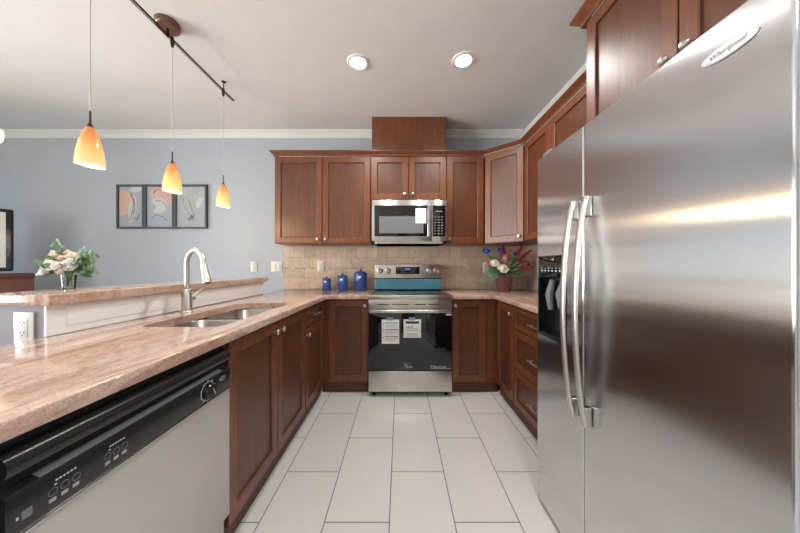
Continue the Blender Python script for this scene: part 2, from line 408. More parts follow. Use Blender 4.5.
# ------------------------------------------------------------ cabinets
def add_knob(parent, x, z, side=1):
    m = MB(); m.lathe([(.006, 0), (.006, .012), (.010, .015), (.0155, .019), (.0165, .024), (.013, .029), (.006, .031), (.0005, .0315)], axis='y', n=18)
    for v in m.bm.verts: v.co = Vector((v.co.x+x, -v.co.y+.0005, v.co.z+z))
    return m.build('knob', 'nickel_knob', parent)
def add_bar(parent, x, z, L=.13):
    m = MB()
    m.tube([(x-L/2, -.03, z), (x+L/2, -.03, z)], .0055, 10)
    for s_ in (-1, 1): m.tube([(x+s_*L*.36, 0, z), (x+s_*L*.36, -.03, z)], .0045, 8)
    return m.build('bar_pull', 'nickel', parent)
def front(parent, kind, x0, x1, z0, z1, fr=.058, knob=None, bar=False):
    ls = []
    for ins, y in ((0, .0195), (0, .002), (.002, 0), (fr, 0), (fr+.004, .003), (fr+.004, .0195)):
        ls.append([Vector((x0+ins, y, z0+ins)), Vector((x1-ins, y, z0+ins)), Vector((x1-ins, y, z1-ins)), Vector((x0+ins, y, z1-ins))])
    m = MB(); m.loops(ls, False, False)
    d = m.build(kind, 'cabinet_wood', parent, smooth=False)
    k = fr+.0035
    a = .007
    ls = [[Vector((x0+k+i, y, z0+k+i)), Vector((x1-k-i, y, z0+k+i)), Vector((x1-k-i, y, z1-k-i)), Vector((x0+k+i, y, z1-k-i))] for i, y in ((0, .017), (0, .0095), (a, .0105), (a+.0005, .0105))]
    MB().loops(ls).build('panel', 'panel_wood_dark', d, smooth=False)
    gl = [[Vector((x0+i, y, z0+i)), Vector((x1-i, y, z0+i)), Vector((x1-i, y, z1-i)), Vector((x0+i, y, z1-i))] for i, y in ((fr-.0005, -.0005), (fr+.0035, .0035), (fr+.0055, .0092), (fr+.009, .0096), (fr+.009, .0106))]
    MB().loops(gl, False, False).build('panel_groove', 'cabinet_groove', d, smooth=False)
    if knob: add_knob(d, *knob)
    if bar: add_bar(d, (x0+x1)/2, (z0+z1)/2)
    return d
def cabinet(name, label, loc, rz, w, h, depth, fronts, toe=True, group=None, z0=0):
    """local: x along the face, front of the doors at y = 0, body behind"""
    t = thing(name, label, 'cabinet', loc, rz, group)
    zb = .10 if toe else 0
    MB().box(.0005, w-.0005, .021, depth, zb, h, .001, 1).build('body', 'cabinet_wood', t, smooth=False)
    if toe: MB().box(.0005, w-.0005, .033, depth-.002, .0, zb-.0005).build('toe_kick', 'kickboard', t, smooth=False)
    for f in fronts: front(t, *f[:-1], **f[-1])
    return t
HB = CB-.001
FB = 2.48   # face of back base run
# back wall base
cabinet('base_cabinet', 'brown base cabinet with one door, left of the range', (-.727, FB, 0), 0, .432, HB, .58,
        [('door', .062, .425, .105, .868, dict(knob=(.399, .82)))])
cabinet('base_cabinet', 'brown base cabinet with one door, between the range and the right corner', (.482, FB, 0), 0, .438, HB, .58,
        [('door', .008, .315, .105, .868, dict(knob=(.034, .82)))])
# right base run (faces -X)
FR = .90
cabinet('base_cabinet', 'narrow brown corner base cabinet with one door, beneath the flower pot side of the counter', (FR, 2.475, 0), -PI/2, .365, HB, .57,
        [('door', .018, .358, .105, .868, dict(knob=(.325, .80)))])
cabinet('drawer_cabinet', 'brown base cabinet with three stacked drawers beside the refrigerator', (FR, 2.108, 0), -PI/2, .70, HB, .57,
        [('drawer', .006, .694, .70, .868, dict(fr=.035, bar=True)), ('drawer', .006, .694, .392, .692, dict(fr=.05, bar=True)), ('drawer', .006, .694, .105, .385, dict(fr=.05, bar=True))])
# left base run (faces +X)
FL = -.705
cabinet('base_cabinet', 'brown base cabinet with one drawer over one door, in the left corner', (FL, 1.985, 0), PI/2, .494, HB, .60,
        [('drawer', .008, .462, .722, .868, dict(fr=.035, bar=True)), ('door', .008, .462, .105, .712, dict(knob=(.035, .665)))])
sinkcab = thing('sink_cabinet', 'wide brown sink cabinet with two full height doors beside the dishwasher', 'cabinet', (FL, 1.087, 0), PI/2)
m = MB()
for a in ((.0005, .895, .021, .04), (.0005, .018, .04, .60), (.877, .895, .04, .60), (.018, .877, .582, .60)): m.box(a[0], a[1], a[2], a[3], .10, HB)
m.box(.018, .877, .04, .582, .10, .118)
m.build('body', 'cabinet_wood', sinkcab, smooth=False)
MB().box(.0005, .895, .033, .598, 0, .0995).build('toe_kick', 'kickboard', sinkcab, smooth=False)
front(sinkcab, 'door', .01, .445, .105, .868, knob=(.408, .815)); front(sinkcab, 'door', .451, .888, .105, .868, knob=(.488, .815))
cabinet('base_cabinet', 'brown base cabinet at the near end, left of the dishwasher', (FL, -.28, 0), PI/2, .735, HB, .60,
        [('door', .008, .364, .105, .868, dict(knob=(.33, .82))), ('door', .370, .727, .105, .868, dict(knob=(.404, .82)))])

# upper cabinets
UB, UT, FU = 1.421, 2.317, 2.73
UH = UT-UB; UD = YB-.002-FU
cabinet('upper_cabinet', 'brown upper cabinet with two tall doors, left of the microwave', (-1.292, FU, UB), 0, .990, UH, UD,
        [('door', .006, .489, .004, UH-.004, dict(knob=(.452, .045))), ('door', .495, .984, .004, UH-.004, dict(knob=(.532, .045)))], toe=False)
cabinet('upper_cabinet', 'short brown upper cabinet with two doors above the microwave', (-.300, FU, 1.868), 0, .778, UT-1.868, UD,
        [('door', .005, .386, .004, UT-1.868-.004, dict(knob=(.348, .055))), ('door', .392, .773, .004, UT-1.868-.004, dict(knob=(.430, .055)))], toe=False)
cabinet('upper_cabinet', 'brown upper cabinet with one tall door, right of the microwave', (.480, FU, UB), 0, .383, UH, UD,
        [('door', .005, .378, .004, UH-.004, dict(knob=(.03, .045)))], toe=False)
XU = 1.15
A0 = Vector((.868, FU)); A1 = Vector((XU, 2.47)); dv = A1-A0; ang = math.atan2(dv.y, dv.x); L = dv.length
cc = thing('corner_cabinet', 'brown diagonal upper corner cabinet above the flower pot', 'cabinet', (A0.x, A0.y, UB), ang)
R2 = Matrix.Rotation(-ang, 2)
poly = [R2 @ (Vector(p)-A0) for p in ((.868+.016, FU+.022), (XU+.016, 2.472+.018), (XR-.002, 2.472), (XR-.002, YB-.002), (.866, YB-.002))]
MB().prism([(p.x, p.y) for p in poly], 0, UH).build('body', 'cabinet_wood', cc, smooth=False)
front(cc, 'door', .004, L-.004, .004, UH-.004, knob=(L-.04, .05))
cabinet('upper_cabinet', 'brown upper cabinet with two tall doors on the right wall beside the refrigerator', (XU, 2.467, UB), -PI/2, 1.06, UH, XR-.002-XU,
        [('door', .006, .42, .004, UH-.004, dict(knob=(.386, .05))), ('door', .427, 1.054, .004, UH-.004, dict(knob=(1.0, .05)))], toe=False)
# crown on the cabinets, one continuous moulding with its small reveal
CRN = [(0, UT+.0005), (.006, UT+.0005), (.008, UT+.014), (.030, UT+.034), (.036, UT+.040), (.036, UT+.048), (0, UT+.048)]
def off(n1, n2):
    n1 = Vector(n1).normalized(); n2 = Vector(n2).normalized(); s_ = n1+n2; return s_/(1+n1.dot(n2))
nb = (0, -1); nd = (dv.y, -dv.x); nr = (-1, 0)
cr = sweep_crown([((-1.292, YB-.003), (-1, 0)), ((-1.292, FU), (-1, -1)), ((.868, FU), off(nb, nd)), ((XU, 2.47), off(nd, nr)), ((XU, 1.405), nr)], CRN).build('cabinet_crown', 'cabinet_wood', smooth=False)
tag(cr, 'brown crown moulding running along the tops of the upper cabinets', 'moulding')
# duct cover
dc = MB().box(-.292, .480, FU+.035, YB-.07, UT+.0005, ZC-.001, .002).build('duct_cover', 'cabinet_wood', smooth=False)
tag(dc, 'brown wooden duct box between the cabinet tops and the ceiling', 'duct cover')
# cabinet over the refrigerator
FC, YC = .957, 1.395
HT = 2.437; HB2 = 1.80
fcab = cabinet('upper_cabinet', 'deep brown cabinet with two doors above the refrigerator', (FC, YC, HB2), -PI/2, .96, HT-HB2, XR-.002-FC,
        [('door', .030, .476, .004, HT-HB2-.004, dict(knob=(.448, .118))), ('door', .482, .935, .004, HT-HB2-.004, dict(knob=(.520, .118)))], toe=False)
CR2 = [(0, HT+.0005), (.006, HT+.0005), (.010, HT+.016), (.034, HT+.040), (.042, HT+.048), (.042, HT+.060), (0, HT+.060)]
cr = sweep_crown([((XR-.003, YC+.001), (0, 1)), ((FC, YC+.001), (-1, 1)), ((FC, YC-.96), (-1, 0))], CR2).build('cabinet_crown', 'cabinet_wood', smooth=False)
tag(cr, 'brown crown moulding on the cabinet above the refrigerator', 'moulding')

# ------------------------------------------------------------ countertops
ct = MB().prism([(-1.338, -.30), (-.68, -.30), (-.68, 2.45), (-.291, 2.45), (-.291, YB-.011), (-1.338, YB-.011)], CB, CT, .004).build('countertop', 'granite')
tag(ct, 'long pink beige granite countertop with the sink, left of the range', 'countertop')
def sink_outline(z, g=0.0):
    pts = []
    x0, x1, y0, y1 = -1.155-g, -.790+g, 1.165-g, 1.925+g
    def arc(cx, cy, r, a0, a1, n=8): return [Vector((cx+r*math.cos(a0+(a1-a0)*i/n), cy+r*math.sin(a0+(a1-a0)*i/n), z)) for i in range(n+1)]
    r1, r2 = .05, .10
    pts += arc(x1-r1, y1-r1, r1, 0, PI/2); pts += arc(x0+r2, y1-r2, r2, PI/2, PI); pts += arc(x0+r1, y0+r1, r1, PI, 1.5*PI); pts += arc(x1-r1, y0+r1, r1, 1.5*PI, 2*PI)
    return pts
cut(ct, MB().loops([sink_outline(.80), sink_outline(1.0)]))
ct2 = MB().prism([(.4775, 2.45), (.88, 2.45), (.88, 1.395), (XR-.011, 1.395), (XR-.011, YB-.011), (.4775, YB-.011)], CB, CT, .004).build('countertop', 'granite')
tag(ct2, 'pink beige granite countertop in the right corner, right of the range', 'countertop')
bar = MB().prism([(-1.60, .985), (-1.30, .985), (-1.30, 2.625), (-1.60, 2.625)], 1.039, 1.08, .005).build('bar_top', 'granite')
tag(bar, 'raised pink beige granite bar ledge on the white half wall', 'countertop')

# sink
sk = thing('kitchen_sink', 'stainless steel double bowl sink set into the left countertop', 'sink', (0, 0, 0))
def bowl(y0, y1):
    cx, cy, w, h = -.9725, (y0+y1)/2, .385, y1-y0
    ls = [rrect(cx, cy, w+.02, h+.016, .07, CB-.0015), rrect(cx, cy, w-.012, h-.012, .06, CB-.0015), rrect(cx, cy, w-.02, h-.02, .06, CB-.01), rrect(cx, cy, w-.04, h-.04, .06, .75), rrect(cx, cy, w-.07, h-.07, .05, .725), rrect(cx, cy, w-.2, h-.2, .03, .722)]
    return MB().loops(ls, False, True)
for y0, y1 in ((1.155, 1.529), (1.545, 1.937)):
    b_ = bowl(y0, y1).build('bowl', 'sink_steel', sk)
    MB().lathe([(.04, .7225), (.04, .726), (.03, .727), (.028, .7235), (.001, .7235)], (-.9725, (y0+y1)/2, 0), 24).build('drain', 'chrome', b_)

# faucet
fc = thing('faucet', 'brushed nickel gooseneck pull-down faucet behind the sink', 'faucet', (-1.238, 1.545, CT))
MB().lathe([(.030, .0005), (.030, .004), (.027, .008), (.0255, .010), (.0255, .125), (.022, .132), (.016, .134)], n=28).build('base', 'nickel', fc)
dirx, diry = Vector((.21, -.10)).normalized()
pts = [(0, 0, .13), (0, 0, .20), (0, 0, .275)]
R_ = .083
for i in range(1, 15):
    a = PI-i*(PI*1.02)/14.5; pts.append(((R_+R_*math.cos(a))*dirx, (R_+R_*math.cos(a))*diry, .275+R_*math.sin(a)))
MB().tube(pts, .0125, 16).build('spout', 'nickel', fc)
e = Vector(pts[-1]); dn = Vector((dirx*.34, diry*.34, -1)).normalized()
m = MB().tube([e-dn*.005, e+dn*.01, e+dn*.02, e+dn*.085, e+dn*.11], [.0135, .0145, .0155, .0205, .0215], 20)
h = m.build('spray_head', 'nickel', fc)
MB().tube([e+dn*.1101, e+dn*.1125], [.0195, .018], 20).build('spray_face', 'black_plastic', h)
m = MB().tube([(.0, .018, .075), (0, .05, .075)], .016, 16).tube([(0, .038, .078), (.012, .052, .10), (.035, .075, .132)], [.006, .0055, .0045], 10)
m.build('lever_handle', 'nickel', fc)

# ------------------------------------------------------------ dishwasher (local x = along +Y, front y=0 facing +X)
dw = thing('dishwasher', 'stainless steel dishwasher with black control panel under the left countertop', 'dishwasher', (-.69, .462, 0), PI/2)
DWW = .618
MB().box(.004, DWW-.004, .03, .56, .10, .875).build('body', 'black_satin', dw, smooth=False)
MB().box(.002, DWW-.002, .0, .03, .185, .6955, .003).build('door', 'dishwasher_steel', dw)
MB().box(.004, DWW-.004, .022, .05, .02, .175, .003).build('kick_plate', 'dishwasher_steel', dw)
# control fascia with grip recess, profile extruded along x
prof = [(.03, .697), (.001, .697), (-.001, .700), (-.001, .774), (.001, .778), (.003, .7785), (.020, .785), (.022, .792), (.022, .806), (.006, .809), (.000, .812), (-.004, .820), (-.004, .832), (.000, .842), (.008, .849), (.03, .852)]
MB().loops([[Vector((x_, y, z)) for y, z in prof] for x_ in (.002, DWW-.002)]).build('control_panel', 'black_satin', dw)
MB().box(.002, DWW-.002, -.003, .0, .6955, .6985).build('chrome_strip', 'chrome', dw, smooth=False)
MB().loops([[Vector((x_, y, z)) for y, z in ((.0035, .7788), (.0195, .7849), (.0195, .7865), (.0035, .7803))] for x_ in (.05, .575)]).build('grip_ledge', 'mid_grey', dw, smooth=False)
def ring(m, x, z, r, tk, y=-.0018, n=32, dy=.0008, sz=1):
    ls = []
    for rr, yv in ((r-tk, y+dy), (r-tk, y), (r, y), (r, y+dy)):
        ls.append([Vector((x+rr*math.cos(2*PI*k/n), yv, z+rr*sz*math.sin(2*PI*k/n))) for k in range(n)])
    m.loops(ls, False, False); return m
kx, kz = .491, .739
dk = MB().lathe([(.026, 0), (.0255, .012), (.022, .016), (.001, .0165)], axis='y', n=30)
for v in dk.bm.verts: v.co = Vector((v.co.x+kx, -v.co.y-.001, v.co.z+kz))
dial = dk.build('dial', 'black_plastic', dw)
m = ring(MB(), kx, kz, .033, .0018)
m.tube([(kx+.006, -.0178, kz+.006), (kx+.016, -.0178, kz-.016)], .0014, 6)
for k in range(10):
    a = k*2*PI/10+.3; m.tube([(kx+.035*math.cos(a), -.0015, kz+.035*math.sin(a)), (kx+.0385*math.cos(a), -.0015, kz+.0385*math.sin(a))], .0009, 5)
m.build('dial_markings', 'ink_light', dial)
m = MB(); m.lathe([(.0195, 0), (.0195, .0012), (.001, .0016)], axis='y', n=28)
for v in m.bm.verts: v.co = Vector((v.co.x+.571, -v.co.y-.001, v.co.z*.42+.752))
lg = m.build('logo_badge', 'nickel', dw); text('logo_text', 'Whirlpool', .0075, .571, .752, 'ink_dark', lg, y=-.0029, italic=.2)
for gx in ((.066, .085, .104), (.165, .184, .203)):
    for bx in gx:
        m = ring(MB(), bx, .738, .0075, .0008); b_ = m.build('button', 'mid_grey', dw)
        for r_ in range(2): MB().box(bx-.006, bx+.005, -.0018, -.001, .7235-r_*.004, .7252-r_*.004).build('caption', 'ink_light', b_, smooth=False)
    m = MB()
    for k in range(6): m.box(gx[0]+.004+k*.006, gx[0]+.0075+k*.006, -.0018, -.001, .756, .759)
    m.box(gx[0]+.002, gx[0]+.006, -.0018, -.001, .749, .751)
    m.build('indicator_row', 'ink_light', dw, smooth=False)
MB().box(.022, .036, -.0018, -.001, .722, .738).build('rating_sticker', 'mid_grey', dw, smooth=False)
text('printed_text', '8', .008, .0165, .73, 'ink_light', dw, y=-.0016)

# ------------------------------------------------------------ range (local x centred, front at y=0)
rg = thing('range', 'stainless steel electric range with black glass oven door against the back wall', 'stove', (.0925, 2.407, 0))
RW = .380
MB().box(-RW, RW, .035, .64, .045, .893, .003).build('body', 'steel', rg)
m = MB()
for sx_ in (-1, 1):
    for yv in (.07, .58): m.lathe([(.016, 0), (.016, .01), (.012, .014), (.012, .045)], (sx_*.33, yv, 0), 14)
# feet as individual children
m.bm.free()
for sx_ in (-1, 1):
    for yv in (.06, .58): MB().lathe([(.018, 0), (.018, .012), (.012, .016), (.012, .046)], (sx_*.335, yv, 0), 14).build('foot', 'black_satin', rg)
MB().box(-RW+.002, RW-.002, .0, .034, .050, .238, .004).build('storage_drawer', 'steel', rg)
MB().box(-RW+.01, RW-.01, .0, .58, .918, .929, .003).build('cooktop', 'black_glass', rg)
MB().box(-RW-.002, RW+.002, -.012, .012, .893, .9285, .004).build('front_rail', 'steel', rg)
od = MB().box(-RW+.002, RW-.002, .0, .034, .245, .765, .004).build('oven_door', 'black_glass', rg)
MB().box(-RW+.002, RW-.002, .002, .034, .766, .888, .003).build('vent_panel', 'steel', rg)
m = MB()
for a, b_ in ((-.30, -.19), (-.165, -.015), (.045, .14), (.17, .27)): m.box(a, b_, .0005, .006, .838, .846)
m.build('vent_slots', 'slot_dark', rg, smooth=False)
h = MB()
h.box(-RW+.012, RW-.012, -.052, -.030, .772, .800, .006, 3)
for s_ in (-1, 1): h.box(s_*(RW-.035)-.012, s_*(RW-.035)+.012, -.034, .001, .772, .796, .003)
h.build('oven_handle', 'steel', od)
# backguard
bgd = MB().box(-.375, .375, .575, .635, .929, 1.205, .006).build('backguard', 'steel', rg)
MB().box(-.368, .368, .5715, .5745, .932, 1.045).build('protective_film', 'film_blue', rg, smooth=False, label='blue protective film')
MB().box(-.375, .375, .570, .5745, 1.046, 1.056).build('dark_strip', 'black_plastic', bgd, smooth=False)
cp = MB().box(-.14, .13, .5725, .5745, 1.10, 1.182, .002).build('control_display', 'black_glass', bgd)
text('clock_digits', '12:00', .026, -.01, 1.155, 'lit_display', cp, y=.571)
m = MB()
for i in range(8):
    for j in range(3):
        xx = -.125+i*.034
        if j == 2 and 2 < i < 6: continue
        m.box(xx, xx+.013, .5715, .5724, 1.112+j*.024, 1.116+j*.024)
m.build('key_captions', 'mid_grey', cp, smooth=False)
for kx_ in (-.315, -.225, .235, .315):
    m = MB(); m.lathe([(.033, 0), (.033, .004), (.026, .007), (.0245, .030), (.021, .034), (.001, .0345)], axis='y', n=26)
    for v in m.bm.verts: v.co = Vector((v.co.x+kx_, .5745-v.co.y, v.co.z+1.137))
    kn = m.build('knob', 'steel', rg)
    MB().box(kx_-.003, kx_+.003, .5385, .5400, 1.14, 1.158).build('pointer', 'slot_dark', kn, smooth=False)
# stickers hanging on the oven door
def sheet(name, label, x0, x1, z0, z1, kind):
    t_ = MB().box(x0, x1, -.0018, -.0006, z0, z1).build(name, 'paper_white', rg, smooth=False, label=label)
    m = MB(); xm = (x0+x1)/2
    if kind == 0:
        for k in range(3):
            zt = z1-.03-k*.062
            m.box(x0+.012, x0+.02, -.0024, -.0018, zt-.012, zt-.004); m.box(x0+.03, x1-.01, -.0024, -.0018, zt-.003, zt+.003)
            for r_ in range(3): m.box(x0+.03, x1-.015-.01*r_, -.0024, -.0018, zt-.016-r_*.010, zt-.0145-r_*.010)
    else:
        m.box(x0+.018, x1-.018, -.0024, -.0018, z1-.038, z1-.016)
        m.box(x0+.02, x1-.02, -.0024, -.0018, z1-.1, z1-.097)
        for r_ in range(4): m.box(x0+.02, x1-.02-.012*(r_ % 2), -.0024, -.0018, z0+.012+r_*.009, z0+.014+r_*.009)
        text('printed_text', '$10', .035, xm-.02, z1-.072, 'ink_dark', t_, y=-.0022)
        text('printed_text', 'per yr', .014, xm+.03, z1-.082, 'ink_dark', t_, y=-.0022)
    m.build('printed_lines', 'ink_dark', t_, smooth=False)
    MB().box(xm-.03, xm+.025, -.003, -.0018, z1-.008, z1+.018).build('tape', 'tape_blue', t_, smooth=False)
sheet('feature_leaflet', 'taller white leaflet with three headed paragraphs', -.258, -.100, .487, .705, 0)
sheet('energy_label', 'shorter white energy label', -.060, .098, .540, .706, 1)
text('logo_text', 'LG', .022, .005, .275, 'ink_light', rg, y=-.001)
m = ring(MB(), -.022, .275, .009, .002, y=-.0015); m.build('logo_mark', 'ink_light', rg)
MB().box(.325, .372, -.0014, -.0002, .742, .758).build('small_sticker', 'paper_white', rg, smooth=False)
text('printed_text', 'EasyClean', .030, .27, .277, 'ink_light', rg, y=-.001)
m = MB().box(.18, .365, -.0012, -.0002, .258, .261); m.lathe([(.012, 0), (.001, .001)], axis='y', n=3)
for v in m.bm.verts:
    if abs(v.co.x) < .02: v.co = Vector((v.co.x+.192, -v.co.y-.0003, v.co.z+.28))
m.build('printed_mark', 'ink_light', rg, smooth=False)

# ------------------------------------------------------------ microwave
mw = thing('microwave', 'stainless steel over-range microwave below the short upper cabinet', 'microwave', (.095, 2.67, 1.437))
MWW, MWH = .378, .416
MB().box(-MWW, MWW, .025, .405, .012, MWH).build('body', 'black_satin', mw, smooth=False)
dr = MB().box(-MWW, .222, .0, .024, .002, MWH, .003).build('door', 'steel', mw)
MB().box(-MWW+.026, .205, -.0015, .001, .050, MWH-.055, .001).build('door_glass', 'black_glass', dr)
MB().box(-MWW+.075, .140, -.0022, -.0015, .082, MWH-.165).build('window_screen', 'mid_grey', dr, smooth=False)
cpn = MB().box(.225, MWW, .0, .024, .002, MWH, .003).build('control_panel', 'steel', mw)
kp = MB().box(.232, MWW-.018, -.0015, .001, .050, MWH-.055, .001).build('keypad', 'black_glass', cpn)
m = MB()
for j in range(7):
    for i in range(3): m.box(.250+i*.034, .266+i*.034, -.0022, -.0015, .075+j*.028, .080+j*.028)
m.box(.262, .325, -.0022, -.0015, .30, .304)
m.build('key_captions', 'ink_light', kp, smooth=False)
h = MB().box(.176, .206, -.048, -.030, .045, MWH-.05, .006, 3)
for z_ in (.07, MWH-.085): h.box(.181, .201, -.032, .001, z_-.012, z_+.012)
h.build('handle', 'chrome', dr)
st = MB().box(.060, .168, -.0045, -.0026, MWH-.235, MWH-.085).build('paper_label', 'paper_white', dr, smooth=False, label='white paper label stuck on the glass')
m = MB()
for k in range(8): m.box(.072, .155-.02*(k % 3), -.0050, -.0045, MWH-.11-k*.015, MWH-.107-k*.015)
m.build('printed_lines', 'mid_grey', st, smooth=False)
text('printed_text', 'LG', .016, .10, MWH-.071, 'ink_light', dr, y=-.002)
MB().prism([(-.35, .03), (-.33, .005), (.33, .005), (.35, .03), (.35, .38), (-.35, .38)], -.022, .0115).build('bottom_vent', 'steel', mw, smooth=False)

# ------------------------------------------------------------ refrigerator (local x = toward camera, front y=0 facing -X)
fr_ = thing('refrigerator', 'tall stainless steel side by side refrigerator on the right', 'refrigerator', (.70, 1.35, 0), -PI/2)
FT = 1.724
MB().box(.004, .879, .052, .755, .03, 1.715, .004).build('body', 'mid_grey', fr_)
def curved_door(x0, x1, z0, z1, crown=0, r=.006):
    n = 12; front_ = []
    for i in range(n+1):
        u = i/n; xx = x0+(x1-x0)*u
        front_.append((xx, -crown*math.sin(PI*u)))
    poly = []
    poly.append((x0, .048)); poly.append((x0, r))
    for k in range(1, 4): a = PI-(PI/2)*k/4; poly.append((x0+r+r*math.cos(a), r-r*math.sin(a)))
    for xx, yv in front_:
        if x0+r*1.9 < xx < x1-r*1.9: poly.append((xx, yv))
        elif xx == x0: poly += [(x0+r, 0), (x0+r*1.4, 0)]
    poly += [(x1-r*1.4, 0), (x1-r, 0)]
    for k in range(1, 4): a = PI/2-(PI/2)*k/4; poly.append((x1-r+r*math.cos(a), r-r*math.sin(a)))
    poly.append((x1, r)); poly.append((x1, .048))
    m = MB()
    zs = [(z0, .004), (z0+.004, 0), (z1-.004, 0), (z1, .004)]
    cx = (x0+x1)/2
    ls = []
    for z, ins in zs:
        ls.append([Vector((x+(ins if x < cx else -ins)*(abs(x-cx) > (x1-x0)/2-.02), y+ins*(y < .03), z)) for x, y in poly])
    return m.loops(ls)
fd = curved_door(-.008, .3335, .020, FT, 0).build('freezer_door', 'fridge_steel', fr_)
cut(fd, MB().box(.018, .222, -.05, .040, .862, 1.135))
rd = curved_door(.338, .881, .020, FT, 0).build('refrigerator_door', 'fridge_steel', fr_)
# dispenser
dsp = MB().box(.010, .230, -.004, .004, 1.135, 1.236, .002).build('dispenser_panel', 'black_glass', fd)
m = MB().box(.010, .018, -.004, .004, .850, 1.134).box(.222, .230, -.004, .004, .850, 1.134).box(.0185, .2215, -.004, .004, .850, .862)
m.build('dispenser_frame', 'black_plastic', fd, smooth=False)
m = MB().box(.0185, .2215, .0385, .0398, .863, 1.134).box(.0185, .0195, -.003, .038, .863, 1.134).box(.2205, .2215, -.003, .038, .863, 1.134).box(.020, .220, -.003, .038, .8625, .868)
m.build('dispenser_recess', 'black_plastic', fd, smooth=False)
m = MB().tube([(.08, .03, 1.12), (.08, .012, 1.05), (.08, .02, .98)], [.014, .018, .012], 10).build('ice_chute', 'mid_grey', fd)
m = MB().tube([(.16, .03, 1.12), (.16, .012, 1.06), (.16, .022, 1.0)], [.010, .016, .014], 10).build('water_lever', 'mid_grey', fd)
m = MB()
for k in range(6): m.box(.04+k*.029, .052+k*.029, -.0046, -.004, 1.162, 1.168); m.box(.044+k*.029, .049+k*.029, -.0046, -.004, 1.174, 1.179)
m.build('key_captions', 'ink_light', dsp, smooth=False)
# bowed handles
def handle(x, door):
    m = MB(); pts = []; n = 22; za, zb = .600, 1.438
    for i in range(n+1):
        u = i/n; z = za+(zb-za)*u
        pts.append((x, -.018-.040*math.sin(PI*u)**.7, z))
    m.tube(pts, [(.013, .008)]*len(pts), 14, flat=(1, 0, 0))
    h_ = m.build('handle', 'nickel', door)
    for z0_, z1_ in ((za-.004, za+.07), (zb-.07, zb+.004)):
        MB().box(x-.012, x+.012, -.030, -.0015, z0_, z1_, .005, 3).build('handle_mount', 'steel', h_)
handle(.300, fd); handle(.373, rd)
# badge
m = MB(); m.lathe([(.5, 0), (.49, .5), (.44, .9), (.001, 1)], axis='y', n=36)
for v in m.bm.verts: v.co = Vector((v.co.x*.098+.784, -v.co.y*.004-.0018, v.co.z*.030+1.648))
bd = m.build('logo_badge', 'badge_silver', rd, label='silver oval badge')
text('logo_text', 'Whirlpool', .0155, .784, 1.648, 'mid_grey', bd, y=-.0060, italic=.25)
for x_ in (.06,): MB().box(x_-.04, x_+.04, .012, .10, FT+.001, FT+.022, .006).build('hinge_cover', 'mid_grey', fr_)
m = MB().box(.006, .876, .03, .05, .004, .018)
for k in range(40): m.box(.02+k*.021, .033+k*.021, .012, .031, .004, .017)
m.build('base_grille', 'black_plastic', fr_, smooth=False)

# ------------------------------------------------------------ lighting fixtures
def downlight(x, y, label, seen=True):
    t_ = thing('recessed_light', label, 'ceiling light', (x, y, ZC), 0, 'recessed lights in the kitchen ceiling')
    MB().lathe([(.058, -.004), (.062, -.010), (.078, -.009), (.084, -.003), (.084, -.0005)], cap0=False, cap1=False, n=36).build('trim_ring', 'white_trim', t_)
    MB().lathe([(.060, -.0045), (.001, -.0050)], cap0=False, n=32).build('lens', 'led_lens', t_)
    l = bpy.data.lights.new('downlight_lamp', 'SPOT'); l.energy = POT_POWER; l.spot_size = 2.5; l.spot_blend = .7; l.shadow_soft_size = .06; l.color = (1, .975, .95)
    o = bpy.data.objects.new('downlight_lamp', l); COL.objects.link(o); o.location = (0, 0, -.03); o.parent = t_
downlight(-.32, 2.03, 'left of the two round recessed ceiling lights above the floor aisle')
downlight(.478, 2.007, 'right of the two round recessed ceiling lights, nearer the refrigerator')
downlight(-.32, -.45, 'added unseen recessed ceiling light overhead nearer the camera, left')  # this and the next two: out of view, added to light the kitchen
downlight(.40, -.45, 'added unseen recessed ceiling light overhead nearer the camera, right')
downlight(0, -1.4, 'added unseen recessed ceiling light behind the camera')

TX, TZ = -1.485, 2.668
tr = thing('track_rail', 'thin dark bronze monorail hanging from the ceiling over the bar', 'track light', (TX, 0, 0))
MB().tube([(0, .55, TZ), (0, 2.37, TZ)], .006, 10).build('rail', 'bronze', tr)
MB().tube([(-.010, .55, TZ-.006), (-.010, 2.368, TZ-.006)], .003, 8).build('conductor', 'bronze', tr)
MB().ball((0, 2.372, TZ), .009).build('end_cap', 'bronze', tr)
MB().lathe([(.001, -.040), (.058, -.040), (.064, -.034), (.066, -.026), (.066, -.0008)], (.0, 1.70, ZC), 40).build('canopy', 'canopy_wood', tr, label='round wood-toned canopy')
MB().tube([(0, 1.70, ZC-.036), (0, 1.70, TZ-.012)], [.007, .009], 12).build('stem', 'bronze', tr)
m = MB().lathe([(.016, -.001), (.016, -.006), (.005, -.010)], (0, 2.24, ZC)); m.tube([(0, 2.24, ZC-.008), (0, 2.24, TZ)], .004, 8); m.build('standoff', 'bronze', tr)
